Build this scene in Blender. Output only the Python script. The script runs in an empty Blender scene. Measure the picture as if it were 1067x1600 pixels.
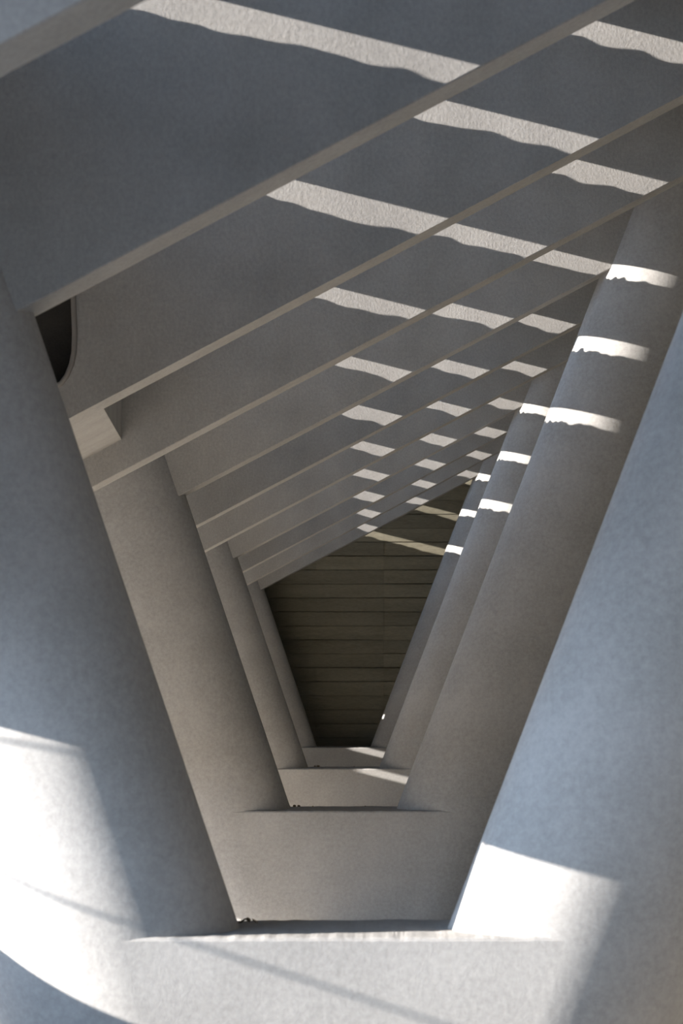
import bpy, bmesh, math, random
from mathutils import Vector, noise

random.seed(4)
C = bpy.context.scene.collection

# ------------------------------------------------------------------ camera, sky, sun, exposure
SP = 6.6            # distance from camera to the first frame, and from frame to frame
EYE = 1.6
cam_d = bpy.data.cameras.new('camera')
cam = bpy.data.objects.new('camera', cam_d)
C.objects.link(cam)
cam.location = (0, 0, EYE)
cam.rotation_euler = (math.radians(90), 0, 0)
cam_d.sensor_fit = 'VERTICAL'
cam_d.sensor_height = 36.0
cam_d.sensor_width = 24.0
cam_d.lens = 36.0 * 3300 / 1600
cam_d.shift_y = 269 / 1600
cam_d.shift_x = -3.5 / 1600
cam_d.clip_end = 500
cam_d.dof.use_dof = True
cam_d.dof.focus_distance = 14.0
cam_d.dof.aperture_fstop = 5.6
bpy.context.scene.camera = cam

SUN_SLOPE = 0.25    # drop per metre travelled to the right
SUN_DIR = Vector((1.0, 0.17, -SUN_SLOPE)).normalized()
sun_d = bpy.data.lights.new('sun', 'SUN')
sun_d.energy = 24.5
sun_d.angle = math.radians(0.30)
sun_d.color = (1.0, 0.945, 0.885)
sun = bpy.data.objects.new('sun', sun_d)
sun.rotation_euler = SUN_DIR.to_track_quat('-Z', 'Y').to_euler()
sun.location = (-20, -7, 8)
C.objects.link(sun)

world = bpy.data.worlds.new('sky')
bpy.context.scene.world = world
world.use_nodes = True
wn = world.node_tree
wn.nodes.clear()
w_out = wn.nodes.new('ShaderNodeOutputWorld')
w_bg = wn.nodes.new('ShaderNodeBackground')
w_tc = wn.nodes.new('ShaderNodeTexCoord')
w_sep = wn.nodes.new('ShaderNodeSeparateXYZ')
w_rmp = wn.nodes.new('ShaderNodeValToRGB')
w_rmp.color_ramp.elements[0].position = 0.0
w_rmp.color_ramp.elements[0].color = (0.56, 0.71, 0.92, 1)
w_rmp.color_ramp.elements[1].position = 0.45
w_rmp.color_ramp.elements[1].color = (0.13, 0.21, 0.34, 1)
w_bg.inputs['Strength'].default_value = 4.7
wn.links.new(w_tc.outputs['Generated'], w_sep.inputs[0])
wn.links.new(w_sep.outputs['Z'], w_rmp.inputs['Fac'])
# the sky is brighter towards the side of the sun (left and behind the camera)
w_dot = wn.nodes.new('ShaderNodeVectorMath')
w_dot.operation = 'DOT_PRODUCT'
w_dot.inputs[1].default_value = (-0.99, 0.10, 0.0)
w_mr = wn.nodes.new('ShaderNodeMapRange')
w_mr.interpolation_type = 'SMOOTHSTEP'
w_mr.inputs['From Min'].default_value = 0.25
w_mr.inputs['From Max'].default_value = 1.0
w_mr.inputs['To Min'].default_value = 1.1
w_mr.inputs['To Max'].default_value = 25.0
wn.links.new(w_tc.outputs['Generated'], w_dot.inputs[0])
wn.links.new(w_dot.outputs['Value'], w_mr.inputs['Value'])
wn.links.new(w_mr.outputs['Result'], w_bg.inputs['Strength'])
wn.links.new(w_rmp.outputs['Color'], w_bg.inputs['Color'])
wn.links.new(w_bg.outputs[0], w_out.inputs[0])

vs = bpy.context.scene.view_settings
vs.view_transform = 'Standard'
vs.look = 'None'
vs.gamma = 1.0
vs.use_curve_mapping = False
vs.exposure = -0.04

# ------------------------------------------------------------------ materials
def concrete(name, lo, hi, scale=2.2, bump=0.12, streak=(1, 1, 1), rough=0.9):
    m = bpy.data.materials.new(name)
    m.use_nodes = True
    nt = m.node_tree
    b = nt.nodes['Principled BSDF']
    b.inputs['Roughness'].default_value = rough
    b.inputs['Specular IOR Level'].default_value = 0.25
    tc = nt.nodes.new('ShaderNodeTexCoord')
    mp = nt.nodes.new('ShaderNodeMapping')
    mp.inputs['Scale'].default_value = streak
    n1 = nt.nodes.new('ShaderNodeTexNoise')
    n1.inputs['Scale'].default_value = scale
    n1.inputs['Detail'].default_value = 9
    n1.inputs['Roughness'].default_value = 0.65
    n2 = nt.nodes.new('ShaderNodeTexNoise')
    n2.inputs['Scale'].default_value = scale * 26
    n2.inputs['Detail'].default_value = 6
    n2.inputs['Roughness'].default_value = 0.7
    mix = nt.nodes.new('ShaderNodeMix')
    mix.data_type = 'FLOAT'
    mix.inputs['Factor'].default_value = 0.5
    r = nt.nodes.new('ShaderNodeValToRGB')
    r.color_ramp.elements[0].position = 0.37
    r.color_ramp.elements[0].color = (*lo, 1)
    r.color_ramp.elements[1].position = 0.61
    r.color_ramp.elements[1].color = (*hi, 1)
    bp = nt.nodes.new('ShaderNodeBump')
    bp.inputs['Strength'].default_value = bump
    bp.inputs['Distance'].default_value = 0.02
    L = nt.links.new
    L(tc.outputs['Object'], mp.inputs['Vector'])
    L(mp.outputs['Vector'], n1.inputs['Vector'])
    L(mp.outputs['Vector'], n2.inputs['Vector'])
    L(n1.outputs['Fac'], mix.inputs['A'])
    L(n2.outputs['Fac'], mix.inputs['B'])
    L(mix.outputs['Result'], r.inputs['Fac'])
    L(r.outputs['Color'], b.inputs['Base Color'])
    L(n2.outputs['Fac'], bp.inputs['Height'])
    L(bp.outputs['Normal'], b.inputs['Normal'])
    return m

M_frame = concrete('render_frame', (0.305, 0.293, 0.278), (0.425, 0.408, 0.388), 1.8, 0.09)
M_fin = concrete('render_beam', (0.265, 0.253, 0.24), (0.375, 0.358, 0.338), 2.6, 0.16, (1, 1, 0.8))
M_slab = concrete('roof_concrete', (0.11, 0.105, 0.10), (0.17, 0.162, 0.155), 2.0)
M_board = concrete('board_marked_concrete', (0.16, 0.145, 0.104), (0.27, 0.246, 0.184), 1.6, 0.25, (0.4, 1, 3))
def vary_boards(m):
    nt = m.node_tree
    g = nt.nodes.new('ShaderNodeNewGeometry')
    mr = nt.nodes.new('ShaderNodeMapRange')
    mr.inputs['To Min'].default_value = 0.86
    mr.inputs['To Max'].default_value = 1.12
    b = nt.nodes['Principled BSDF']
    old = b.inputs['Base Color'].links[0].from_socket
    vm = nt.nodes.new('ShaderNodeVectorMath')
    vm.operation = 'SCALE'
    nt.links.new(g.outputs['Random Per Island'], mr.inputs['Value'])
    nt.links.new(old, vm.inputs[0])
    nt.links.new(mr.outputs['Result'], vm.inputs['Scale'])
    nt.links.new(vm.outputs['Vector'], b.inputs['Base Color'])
vary_boards(M_board)
M_ground = concrete('sandy_paving', (0.80, 0.70, 0.57), (0.88, 0.79, 0.66), 0.8, 0.2)
M_dark = concrete('shade_dark', (0.035, 0.031, 0.027), (0.055, 0.05, 0.043), 5, 0.1)  # dark colour standing in for shade, also on the added walls
M_added_paving = concrete('added_grey_paving', (0.20, 0.20, 0.20), (0.28, 0.28, 0.28), 6, 0.2)
M_pipe = concrete('grey_pipe', (0.20, 0.18, 0.165), (0.26, 0.24, 0.22), 8, 0.05, rough=0.6)
M_leaf = concrete('dry_leaf', (0.10, 0.075, 0.045), (0.20, 0.15, 0.09), 30, 0.1)
M_cable = concrete('cable_black', (0.03, 0.03, 0.03), (0.05, 0.05, 0.05), 30, 0.0)

# ------------------------------------------------------------------ helpers
def obj(name, bm, mat, parent=None, smooth=False, bevel=0.0):
    me = bpy.data.meshes.new(name)
    bmesh.ops.recalc_face_normals(bm, faces=bm.faces)
    if smooth:
        for f in bm.faces:
            f.smooth = True
    bm.to_mesh(me)
    bm.free()
    me.materials.append(mat)
    o = bpy.data.objects.new(name, me)
    C.objects.link(o)
    if parent:
        o.parent = parent
    if bevel:
        md = o.modifiers.new('bevel', 'BEVEL')
        md.width = bevel
        md.segments = 3
        md.limit_method = 'ANGLE'
        md.angle_limit = math.radians(40)
    return o

def tag(o, label, cat, group=None, kind=None):
    o['label'] = label
    o['category'] = cat
    if group:
        o['group'] = group
    if kind:
        o['kind'] = kind
    return o

def structure(o, label=None):
    o['kind'] = 'structure'
    if label:
        o['label'] = label
        o['category'] = o.name.split('_')[0]
    return o

def empty(name, loc):
    o = bpy.data.objects.new(name, None)
    o.location = loc
    o.empty_display_size = 0.2
    C.objects.link(o)
    return o

def prism(bm, pts, y0, y1):
    """polygon in (x, z), extruded between two depths"""
    a = [bm.verts.new((x, y0, z)) for x, z in pts]
    b = [bm.verts.new((x, y1, z)) for x, z in pts]
    n = len(pts)
    bm.faces.new(a)
    bm.faces.new(b[::-1])
    for i in range(n):
        j = (i + 1) % n
        bm.faces.new((a[j], a[i], b[i], b[j]))

def box(bm, x0, x1, y0, y1, z0, z1):
    prism(bm, [(x0, z0), (x1, z0), (x1, z1), (x0, z1)], y0, y1)

def tube(bm, path, r, n=12):
    rings = []
    for i, p in enumerate(path):
        p = Vector(p)
        a = Vector(path[max(i - 1, 0)])
        b = Vector(path[min(i + 1, len(path) - 1)])
        t = (b - a).normalized()
        u = t.cross(Vector((0, 1, 0.001))).normalized()
        v = t.cross(u)
        rings.append([bm.verts.new(p + r * (math.cos(k * 2 * math.pi / n) * u + math.sin(k * 2 * math.pi / n) * v)) for k in range(n)])
    for a, b in zip(rings, rings[1:]):
        for k in range(n):
            bm.faces.new((a[k], a[(k + 1) % n], b[(k + 1) % n], b[k]))
    bm.faces.new(rings[0])
    bm.faces.new(rings[-1][::-1])

# ------------------------------------------------------------------ dimensions of the place
ROOF0, ROOFM = EYE + 1.736, 0.527       # underside of the roof beams at x = 0, rise per metre
BEAM_H, BEAM_T = 1.20, 0.19             # beam height (vertical) and thickness
def under(x): return ROOF0 + ROOFM * x
def top(x): return under(x) + BEAM_H
EAVE_X, EAVE_NEAR, RIGHT_X = -4.4, -2.75, 4.6
BACK_Y = 4.15 * SP
SILL = 0.808                            # top of the base walls of the frames
HALF_W, HALF_D, OUT_W, OUT_D = 0.37, 0.25, 0.56, 0.43   # inner half width, half depth and outer half width of a leaning column
LX, LM = -0.345 - HALF_W, -0.335        # left column axis at z = 0.83 and its lean
RX, RM = 0.345 + HALF_W, 0.382

# ------------------------------------------------------------------ ground and walls
bm = bmesh.new()
box(bm, -60, 40, -40, 60, -0.3, 0.0)
structure(obj('floor', bm, M_ground))

bm = bmesh.new()
box(bm, -40, -3.5, -40, 6.9, 0.0, 0.012)
box(bm, -3.5, 30, -40, 3.0, 0.0, 0.012)
box(bm, 1.0, RIGHT_X, 3.0, 6.4, 0.0, 0.012)
structure(obj('floor_bounce_cut', bm, M_added_paving))  # unseen grey paving added to cut warm bounce on the nearest frame

# back wall: courses of board marked concrete, each board a little off the next, open joints
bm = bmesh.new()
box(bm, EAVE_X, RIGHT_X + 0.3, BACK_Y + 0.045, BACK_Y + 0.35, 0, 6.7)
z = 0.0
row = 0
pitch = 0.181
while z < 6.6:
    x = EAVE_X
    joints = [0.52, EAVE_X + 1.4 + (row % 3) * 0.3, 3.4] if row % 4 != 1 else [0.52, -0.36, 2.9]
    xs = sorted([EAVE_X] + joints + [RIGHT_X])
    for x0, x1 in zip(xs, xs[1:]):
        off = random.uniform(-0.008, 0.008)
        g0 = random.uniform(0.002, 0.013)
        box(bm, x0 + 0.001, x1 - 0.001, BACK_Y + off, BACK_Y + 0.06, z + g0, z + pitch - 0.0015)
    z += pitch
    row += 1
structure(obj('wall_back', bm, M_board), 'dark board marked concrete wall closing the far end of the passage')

bm = bmesh.new()
box(bm, RIGHT_X, RIGHT_X + 0.3, 6.4, BACK_Y + 0.03, 0, 6.9)
structure(obj('wall_right', bm, M_board))

# unseen dark walls added right of and behind the camera to hold back light
bm = bmesh.new()
box(bm, RIGHT_X, RIGHT_X + 0.3, -4.0, 6.4, 0, 6.9)
structure(obj('wall_block_near', bm, M_dark))
bm = bmesh.new()
box(bm, -2.4, RIGHT_X + 0.3, -4.3, -4.0, 1.0, 6.9)
structure(obj('wall_block_front', bm, M_dark))
# unseen wall added under the eave so the far end stays darker
bm = bmesh.new()
box(bm, EAVE_X - 0.25, EAVE_X - 0.02, 24.2, BACK_Y, 0, under(EAVE_X) + 0.08)
structure(obj('wall_shade_far', bm, M_slab))

# unseen low wall added; its sloping top shapes the lower shade on the first frame
bm = bmesh.new()
prof = [(0.5, 0.0), (6.62, 0.0), (6.62, 1.36), (6.5, 1.33), (6.36, 1.275), (6.22, 1.20), (6.08, 1.13), (5.9, 1.06), (5.6, 1.0), (0.5, 0.98)]
a = [bm.verts.new((-3.32, y, z)) for y, z in prof]
b = [bm.verts.new((-3.20, y, z)) for y, z in prof]
bm.faces.new(a); bm.faces.new(b[::-1])
for i in range(len(prof)):
    j = (i + 1) % len(prof)
    bm.faces.new((a[j], a[i], b[i], b[j]))
structure(obj('wall_shade_left', bm, M_slab))

# ------------------------------------------------------------------ roof: strips of slab with narrow slits running down the passage
SLAB_T = 0.08
S0, DS, SW = EYE + 1040 / 500, 0.496, 0.086
slits = []
for k in range(3):
    s = S0 + DS * k
    xl = (s - SW - top(0) - SLAB_T) / (ROOFM + SUN_SLOPE)
    xr = (s - top(0)) / (ROOFM + SUN_SLOPE)
    slits.append((xl, xr))

def slab(name, x0, x1, y0, y1, ragged):
    bm = bmesh.new()
    n = int((y1 - y0) / 0.008) if ragged else 1
    rows = []
    for i in range(n + 1):
        y = y0 + (y1 - y0) * i / n
        e = x1
        if ragged:
            q = noise.noise(Vector((x1 * 7, y * 1.1, 0))) * 0.030 + noise.noise(Vector((x1 * 3, y * 5.0, 3))) * 0.020 \
                + noise.noise(Vector((x1, y * 17.0, 9))) * 0.016 + noise.noise(Vector((x1, y * 47.0, 2))) * 0.030
            e += q
        rows.append([bm.verts.new((x, y, top(x) + h)) for x, h in ((x0, 0), (x1 - 0.12, 0), (e, 0), (e, SLAB_T), (x1 - 0.12, SLAB_T), (x0, SLAB_T))])
    for a, b in zip(rows, rows[1:]):
        for k in range(6):
            bm.faces.new((a[k], a[(k + 1) % 6], b[(k + 1) % 6], b[k]))
    bm.faces.new(rows[0]); bm.faces.new(rows[-1][::-1])
    o = obj(name, bm, M_slab)
    return structure(o)

Y0, Y1 = -4.0, BACK_Y + 0.03
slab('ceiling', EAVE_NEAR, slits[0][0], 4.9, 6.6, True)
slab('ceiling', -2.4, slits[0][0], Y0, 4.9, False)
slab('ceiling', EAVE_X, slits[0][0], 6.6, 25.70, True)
slab('ceiling', -4.08, slits[0][0], 25.70, 25.81, False)      # small notch at the eave, cut to let one sun spot through
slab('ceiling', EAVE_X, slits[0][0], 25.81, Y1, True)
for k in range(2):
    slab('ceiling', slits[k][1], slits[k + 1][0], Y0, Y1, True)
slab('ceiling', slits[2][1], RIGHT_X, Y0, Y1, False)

# unseen eave beams on the left, added to cut off the sun
bm = bmesh.new()
prism(bm, [(EAVE_NEAR - 0.15, under(EAVE_NEAR) + 0.035), (EAVE_NEAR, under(EAVE_NEAR) + 0.035), (EAVE_NEAR, top(EAVE_NEAR) + SLAB_T), (EAVE_NEAR - 0.15, top(EAVE_NEAR) + SLAB_T)], 4.9, 6.6)
structure(obj('shade_eave_1', bm, M_slab))
bm = bmesh.new()
ez0, ez1 = under(EAVE_X) + 0.06, 2.75
# far eave beam, three small holes placed for sun streaks: pieces around them
holes = [(18.93, 19.03, 1.91, 1.99), (25.50, 25.64, 1.90, 1.99), (25.72, 25.79, 2.39, 2.455)]
def eave_cells():
    ys = sorted({6.6, Y1} | {h[0] for h in holes} | {h[1] for h in holes})
    zs = sorted({ez0, ez1} | {h[2] for h in holes} | {h[3] for h in holes})
    for y0, y1 in zip(ys, ys[1:]):
        for z0, z1 in zip(zs, zs[1:]):
            cy, cz = (y0 + y1) / 2, (z0 + z1) / 2
            if not any(h[0] < cy < h[1] and h[2] < cz < h[3] for h in holes):
                yield y0, y1, z0, z1
for y0, y1, z0, z1 in eave_cells():
    box(bm, EAVE_X - 0.05, EAVE_X, y0, y1, z0, z1)
structure(obj('shade_eave_2', bm, M_slab))

# unseen wall added on the left to block low sky light from the passage
bm = bmesh.new()
box(bm, -14.3, -14.0, 7.2, 45, 0, 2.35)
structure(obj('wall_garden', bm, M_slab))

# two unseen slack cables, added to throw soft shadow streaks
def cable(name, path):
    bm = bmesh.new()
    tube(bm, path, 0.0055, 8)
    structure(obj(name, bm, M_cable, smooth=True))
cable('shade_cable_1', [(-6, 8.2, 2.9), (-6, 6.6, 2.40), (-6, 6.13, 2.305), (-6, 5.97, 2.275), (-6, 5.82, 2.23), (-6, 5.67, 2.175), (-6, 5.52, 2.11), (-6, 5.37, 2.075), (-6, 5.0, 2.03), (-6, 3.5, 1.95), (-6, 0.0, 2.2)])
cable('shade_cable_2', [(-6, 8.2, 2.62), (-6, 6.4, 2.61), (-6, 6.13, 2.615), (-6, 5.87, 2.63), (-6, 5.7, 2.68), (-6, 5.5, 2.80), (-6, 5.2, 3.0), (-6, 3.5, 3.9), (-6, 0.0, 5.2)])

# ------------------------------------------------------------------ V shaped concrete frames
def leaning_column(x83, lean):
    bm = bmesh.new()
    n, m = 72, 28
    rings = []
    gens = []
    for k in range(n):
        t = 2 * math.pi * k / n
        ox, oy = math.cos(t), math.sin(t)
        if ox * lean > 0:                 # outer side: broader, its widest line farther back
            ox *= OUT_W
            oy = OUT_D + oy * (OUT_D if oy < 0 else 2 * HALF_D - OUT_D)
        else:
            ox *= HALF_W
            oy = HALF_D + oy * HALF_D
        xb = x83 + ox - lean * 0.83
        zt = (top(0) + ROOFM * xb) / (1 - ROOFM * lean) - 0.003
        gens.append((xb, oy, zt))
    for i in range(m + 1):
        f = i / m
        rings.append([bm.verts.new((xb + lean * zt * f, oy, zt * f)) for xb, oy, zt in gens])
    for a, b in zip(rings, rings[1:]):
        for k in range(n):
            bm.faces.new((a[k], a[(k + 1) % n], b[(k + 1) % n], b[k])).smooth = True
    bm.faces.new(rings[0][::-1]); bm.faces.new(rings[-1])
    return bm

def make_frame():
    t = empty('concrete_frame', (0, SP, 0))
    obj('column', leaning_column(LX, LM), M_frame, t)
    obj('column', leaning_column(RX, RM), M_frame, t)
    bm = bmesh.new()
    l0, l1 = LX - LM * 0.83, LX + LM * (SILL - 0.83)
    r0, r1 = RX - RM * 0.83, RX + RM * (SILL - 0.83)
    # wall between the two axes, its top edge lightly rounded and uneven
    n = 120
    sec = [(0, 0.0), (0, SILL - 0.10), (0, SILL - 0.012), (0.004, SILL - 0.003), (0.012, SILL), (0.25, SILL + 0.001), (2 * HALF_D - 0.012, SILL), (2 * HALF_D, SILL - 0.012), (2 * HALF_D, 0.0)]
    rows = []
    for i in range(n + 1):
        f = i / n
        rr = []
        for y, z in sec:
            xl_, xr_ = l0 + (l1 - l0) * z / SILL, r0 + (r1 - r0) * z / SILL
            x = xl_ + (xr_ - xl_) * f
            w = 0.0
            if z > SILL - 0.05:
                w = 0.0035 * noise.noise(Vector((x * 9, y * 3, 1))) + 0.002 * noise.noise(Vector((x * 31, y * 3, 5)))
            rr.append(bm.verts.new((x, y, z + w)))
        rows.append(rr)
    for a, b in zip(rows, rows[1:]):
        for k in range(len(sec)):
            bm.faces.new((a[k], a[(k + 1) % len(sec)], b[(k + 1) % len(sec)], b[k]))
    bm.faces.new(rows[0]); bm.faces.new(rows[-1][::-1])
    obj('base_wall', bm, M_frame, t)
    return t

def copy_tree(o, parent=None):
    c = o.copy()
    C.objects.link(c)
    c.parent = parent
    for ch in list(o.children):
        copy_tree(ch, c)
    return c

frame_labels = [
    'nearest V-shaped pale concrete frame, broad columns and base splashed with white sunlight',
    'second V-shaped concrete frame from the front, grey base wall framed by the nearest one',
    'third V-shaped concrete frame, its small base showing a soft streak of sun',
    'farthest and smallest V-shaped concrete frame, standing against the dark boarded wall']
f0 = make_frame()
frames = [f0] + [copy_tree(f0) for _ in range(3)]
for k, f in enumerate(frames):
    f.location = (0, SP * (k + 1), 0)
    tag(f, frame_labels[k], 'column frame', 'row of V-shaped concrete frames')

# ------------------------------------------------------------------ sloping roof beams, three to each frame
beam_labels = [
    'nearest roof beam, broad pale underside crossing only the top left corner',
    'second roof beam, pale underside rising from the nearest left column to the top edge',
    'third roof beam, with a dark rounded notch and pipe beside the nearest left column',
    'fourth roof beam, lowest edge meeting the nearest left column below the wedge bracket',
    'fifth roof beam, starting at the top of the second left column',
    'sixth roof beam, just behind the one landing on the second left column',
    'seventh roof beam, thin lit underside ending just above the third left column',
    'eighth roof beam, dark faced, starting at the top of the third left column',
    'ninth roof beam, dark faced, with a hair-thin lit edge, third from the boarded wall',
    'tenth roof beam, narrow dark strip just before the last one',
    'last roof beam, short strip directly against the dark boarded wall']
def fin_y(n): return SP * (1.02 + (n - 1) / 3.0) if n else SP * 0.677

def ends(n): return (-2.4 if n == 0 else EAVE_X, RIGHT_X)

def beam_box(x0, x1):
    bm = bmesh.new()
    prism(bm, [(x0, under(x0)), (x1, under(x1)), (x1, top(x1)), (x0, top(x0))], 0, BEAM_T)
    return bm

def px(x, y, d):            # image point at a given frame distance -> x, z in metres
    return (x - 537) * d / 500, EYE + (1069 - y) * d / 500

shared = None
for n in range(11):
    y = fin_y(n)
    x0, x1 = ends(n)
    if n == 2:
        t = empty('roof_beam', (0, y, 0))
        d = y / SP
        # beam with a notch cut into its face: outline follows the notch, wound as one polygon with a bridge
        A = px(118, 430, d); Bp = px(120, 545, d); Cp = px(100, 600, d)
        zt_ = A[1] + 0.25
        arc = [px(118, 420, d), px(119, 470, d), px(121, 520, d), px(120, 550, d), px(116, 570, d), px(109, 587, d), px(100, 599, d), px(88, 606, d), px(70, 609, d)]
        xl_ = -1.75
        notch = [(arc[0][0], zt_)] + arc + [(xl_, arc[-1][1]), (xl_, zt_)]
        # four pieces of wall around the opening
        bm = bmesh.new()
        xa = arc[0][0]
        outer_low = [(x0, under(x0)), (x1, under(x1)), (x1, top(x1)), (xa, top(xa))]
        poly = outer_low + [(xa, zt_)] + arc + [(xl_, arc[-1][1]), (xl_, zt_), (xa - 0.0005, zt_), (xa - 0.0005, top(xa - 0.0005)), (x0, top(x0))]
        prism(bm, poly, 0, BEAM_T)
        obj('beam', bm, M_fin, t)
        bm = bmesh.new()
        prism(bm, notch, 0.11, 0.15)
        p = obj('shade_panel', bm, M_dark, t)  # dark colour stands in for the shade beyond the notch
        p['label'] = 'dark sheet standing in for the shaded void in the notch'
        bm = bmesh.new()
        tube(bm, [(arc[0][0] - 0.012, 0.0, zt_)] + [(x - 0.012, 0.0, z) for x, z in arc[:-1]], 0.011)
        p = obj('pipe', bm, M_pipe, t, smooth=True)
        p['label'] = 'thin grey pipe bent round the notch edge'
        # wedge shaped bracket behind the lower left edge, running back to the next beam
        dn = fin_y(3) / SP
        dr = (y + BEAM_T) / SP
        gap = fin_y(3) - y
        n0 = px(162, 642, dr); n0 = (n0[0], under(n0[0]) + 0.001); n1 = px(190, 687, dn)
        f0_ = (-1.9, under(-1.9)); f1_ = (-2.0, n1[1] - ROOFM * (2.0 + n1[0]))
        bm = bmesh.new()
        lo = [(n0[0], BEAM_T - 0.01, n0[1]), (n1[0], gap, n1[1]), (f1_[0], gap, f1_[1]), (f0_[0], BEAM_T - 0.01, f0_[1])]
        hi = [(n0[0], BEAM_T - 0.01, n0[1] + 0.5), (n1[0], gap, n1[1] + 0.42), (f1_[0], gap, f1_[1] + 0.5), (f0_[0], BEAM_T - 0.01, f0_[1] + 0.5)]
        va = [bm.verts.new(v) for v in lo]; vb = [bm.verts.new(v) for v in hi]
        bm.faces.new(va); bm.faces.new(vb[::-1])
        for i in range(4):
            j = (i + 1) % 4
            bm.faces.new((va[i], va[j], vb[j], vb[i]))
        p = obj('bracket', bm, M_fin, t)
        p['label'] = 'pale wedge bracket at the left end'
        tag(t, beam_labels[n], 'beam', 'sloping roof beams', 'thing')
        continue
    if n == 0:
        o = obj('roof_beam', beam_box(x0, x1), M_fin, bevel=0.006)
    elif shared is None:
        o = shared = obj('roof_beam', beam_box(x0, x1), M_fin, bevel=0.006)
    else:
        o = shared.copy()
        C.objects.link(o)
    o.location = (0, y, 0)
    tag(o, beam_labels[n], 'beam', 'sloping roof beams', 'thing')

# ------------------------------------------------------------------ bits of grit lying on the ledges
def pebble(x, y, rad, seed, label, group):
    bm = bmesh.new()
    bmesh.ops.create_icosphere(bm, subdivisions=2, radius=rad)
    for v in bm.verts:
        q = 1 + 0.45 * noise.noise(v.co / rad * 1.3 + Vector((seed, 0, 0)))
        v.co = Vector((v.co.x * q * 1.25, v.co.y * q, v.co.z * q * 0.75))
    lo = min(v.co.z for v in bm.verts)
    o = obj('pebble', bm, M_leaf, smooth=True)
    o.location = (x, y, SILL - lo - 0.001)
    tag(o, label, 'pebble', group)

def leaf(x, y, size, rot, label, group):
    bm = bmesh.new()
    rows = []
    for i in range(9):
        u = i / 8
        w = size * 0.32 * math.sin(math.pi * min(1, u * 0.97 + 0.03)) ** 0.8
        zc = size * (0.10 + 0.55 * u * u)
        rows.append([bm.verts.new((size * (u - 0.5), sgn * w, zc + abs(sgn) * w * 0.5)) for sgn in (-1, -0.5, 0, 0.5, 1)])
    for a, b in zip(rows, rows[1:]):
        for k in range(4):
            bm.faces.new((a[k], a[k + 1], b[k + 1], b[k]))
    lo = min(v.co.z for v in bm.verts)
    o = obj('dry_leaf', bm, M_leaf, smooth=True)
    md = o.modifiers.new('thickness', 'SOLIDIFY')
    md.thickness = 0.0015
    o.location = (x, y, SILL - lo + 0.001)
    o.rotation_euler = (0, 0, rot)
    tag(o, label, 'leaf', group)

for i, (x, dy, rad, where) in enumerate([
        (-0.352, 0.44, 0.007, 'leftmost grit speck in the left corner of the second frame ledge'),
        (-0.318, 0.45, 0.009, 'largest grit speck on the second frame ledge, near its left corner'),
        (-0.290, 0.46, 0.008, 'grit speck just right of the largest one on the second ledge'),
        (-0.20, 0.45, 0.005, 'lone tiny grit speck left of the middle of the second ledge'),
        (0.14, 0.45, 0.005, 'lone tiny grit speck right of the middle of the second ledge')]):
    pebble(x, 2 * SP + dy, rad, i * 3.1, where, 'grit on the second ledge')
for i, (x, dy, rad, where) in enumerate([
        (-0.275, 0.40, 0.009, 'leftmost grit speck on the small third frame ledge'),
        (-0.245, 0.38, 0.012, 'biggest grit lump on the third frame ledge, near its left corner'),
        (0.10, 0.40, 0.006, 'single fine grit speck on the right half of the third ledge')]):
    pebble(x, 3 * SP + dy, rad, 20 + i * 3.1, where, 'grit on the third ledge')
for i, (x, dy, size, rot, where) in enumerate([
        (-0.335, 0.40, 0.030, 0.4, 'largest dry curled leaf in the left corner of the nearest ledge'),
        (-0.318, 0.44, 0.024, 1.9, 'dry curled leaf at the back of the small heap on the nearest ledge'),
        (-0.295, 0.41, 0.022, 2.8, 'smallest dry leaf, rightmost of the heap on the nearest ledge')]):
    leaf(x, SP + dy, size, rot, where, 'leaves on the nearest ledge')
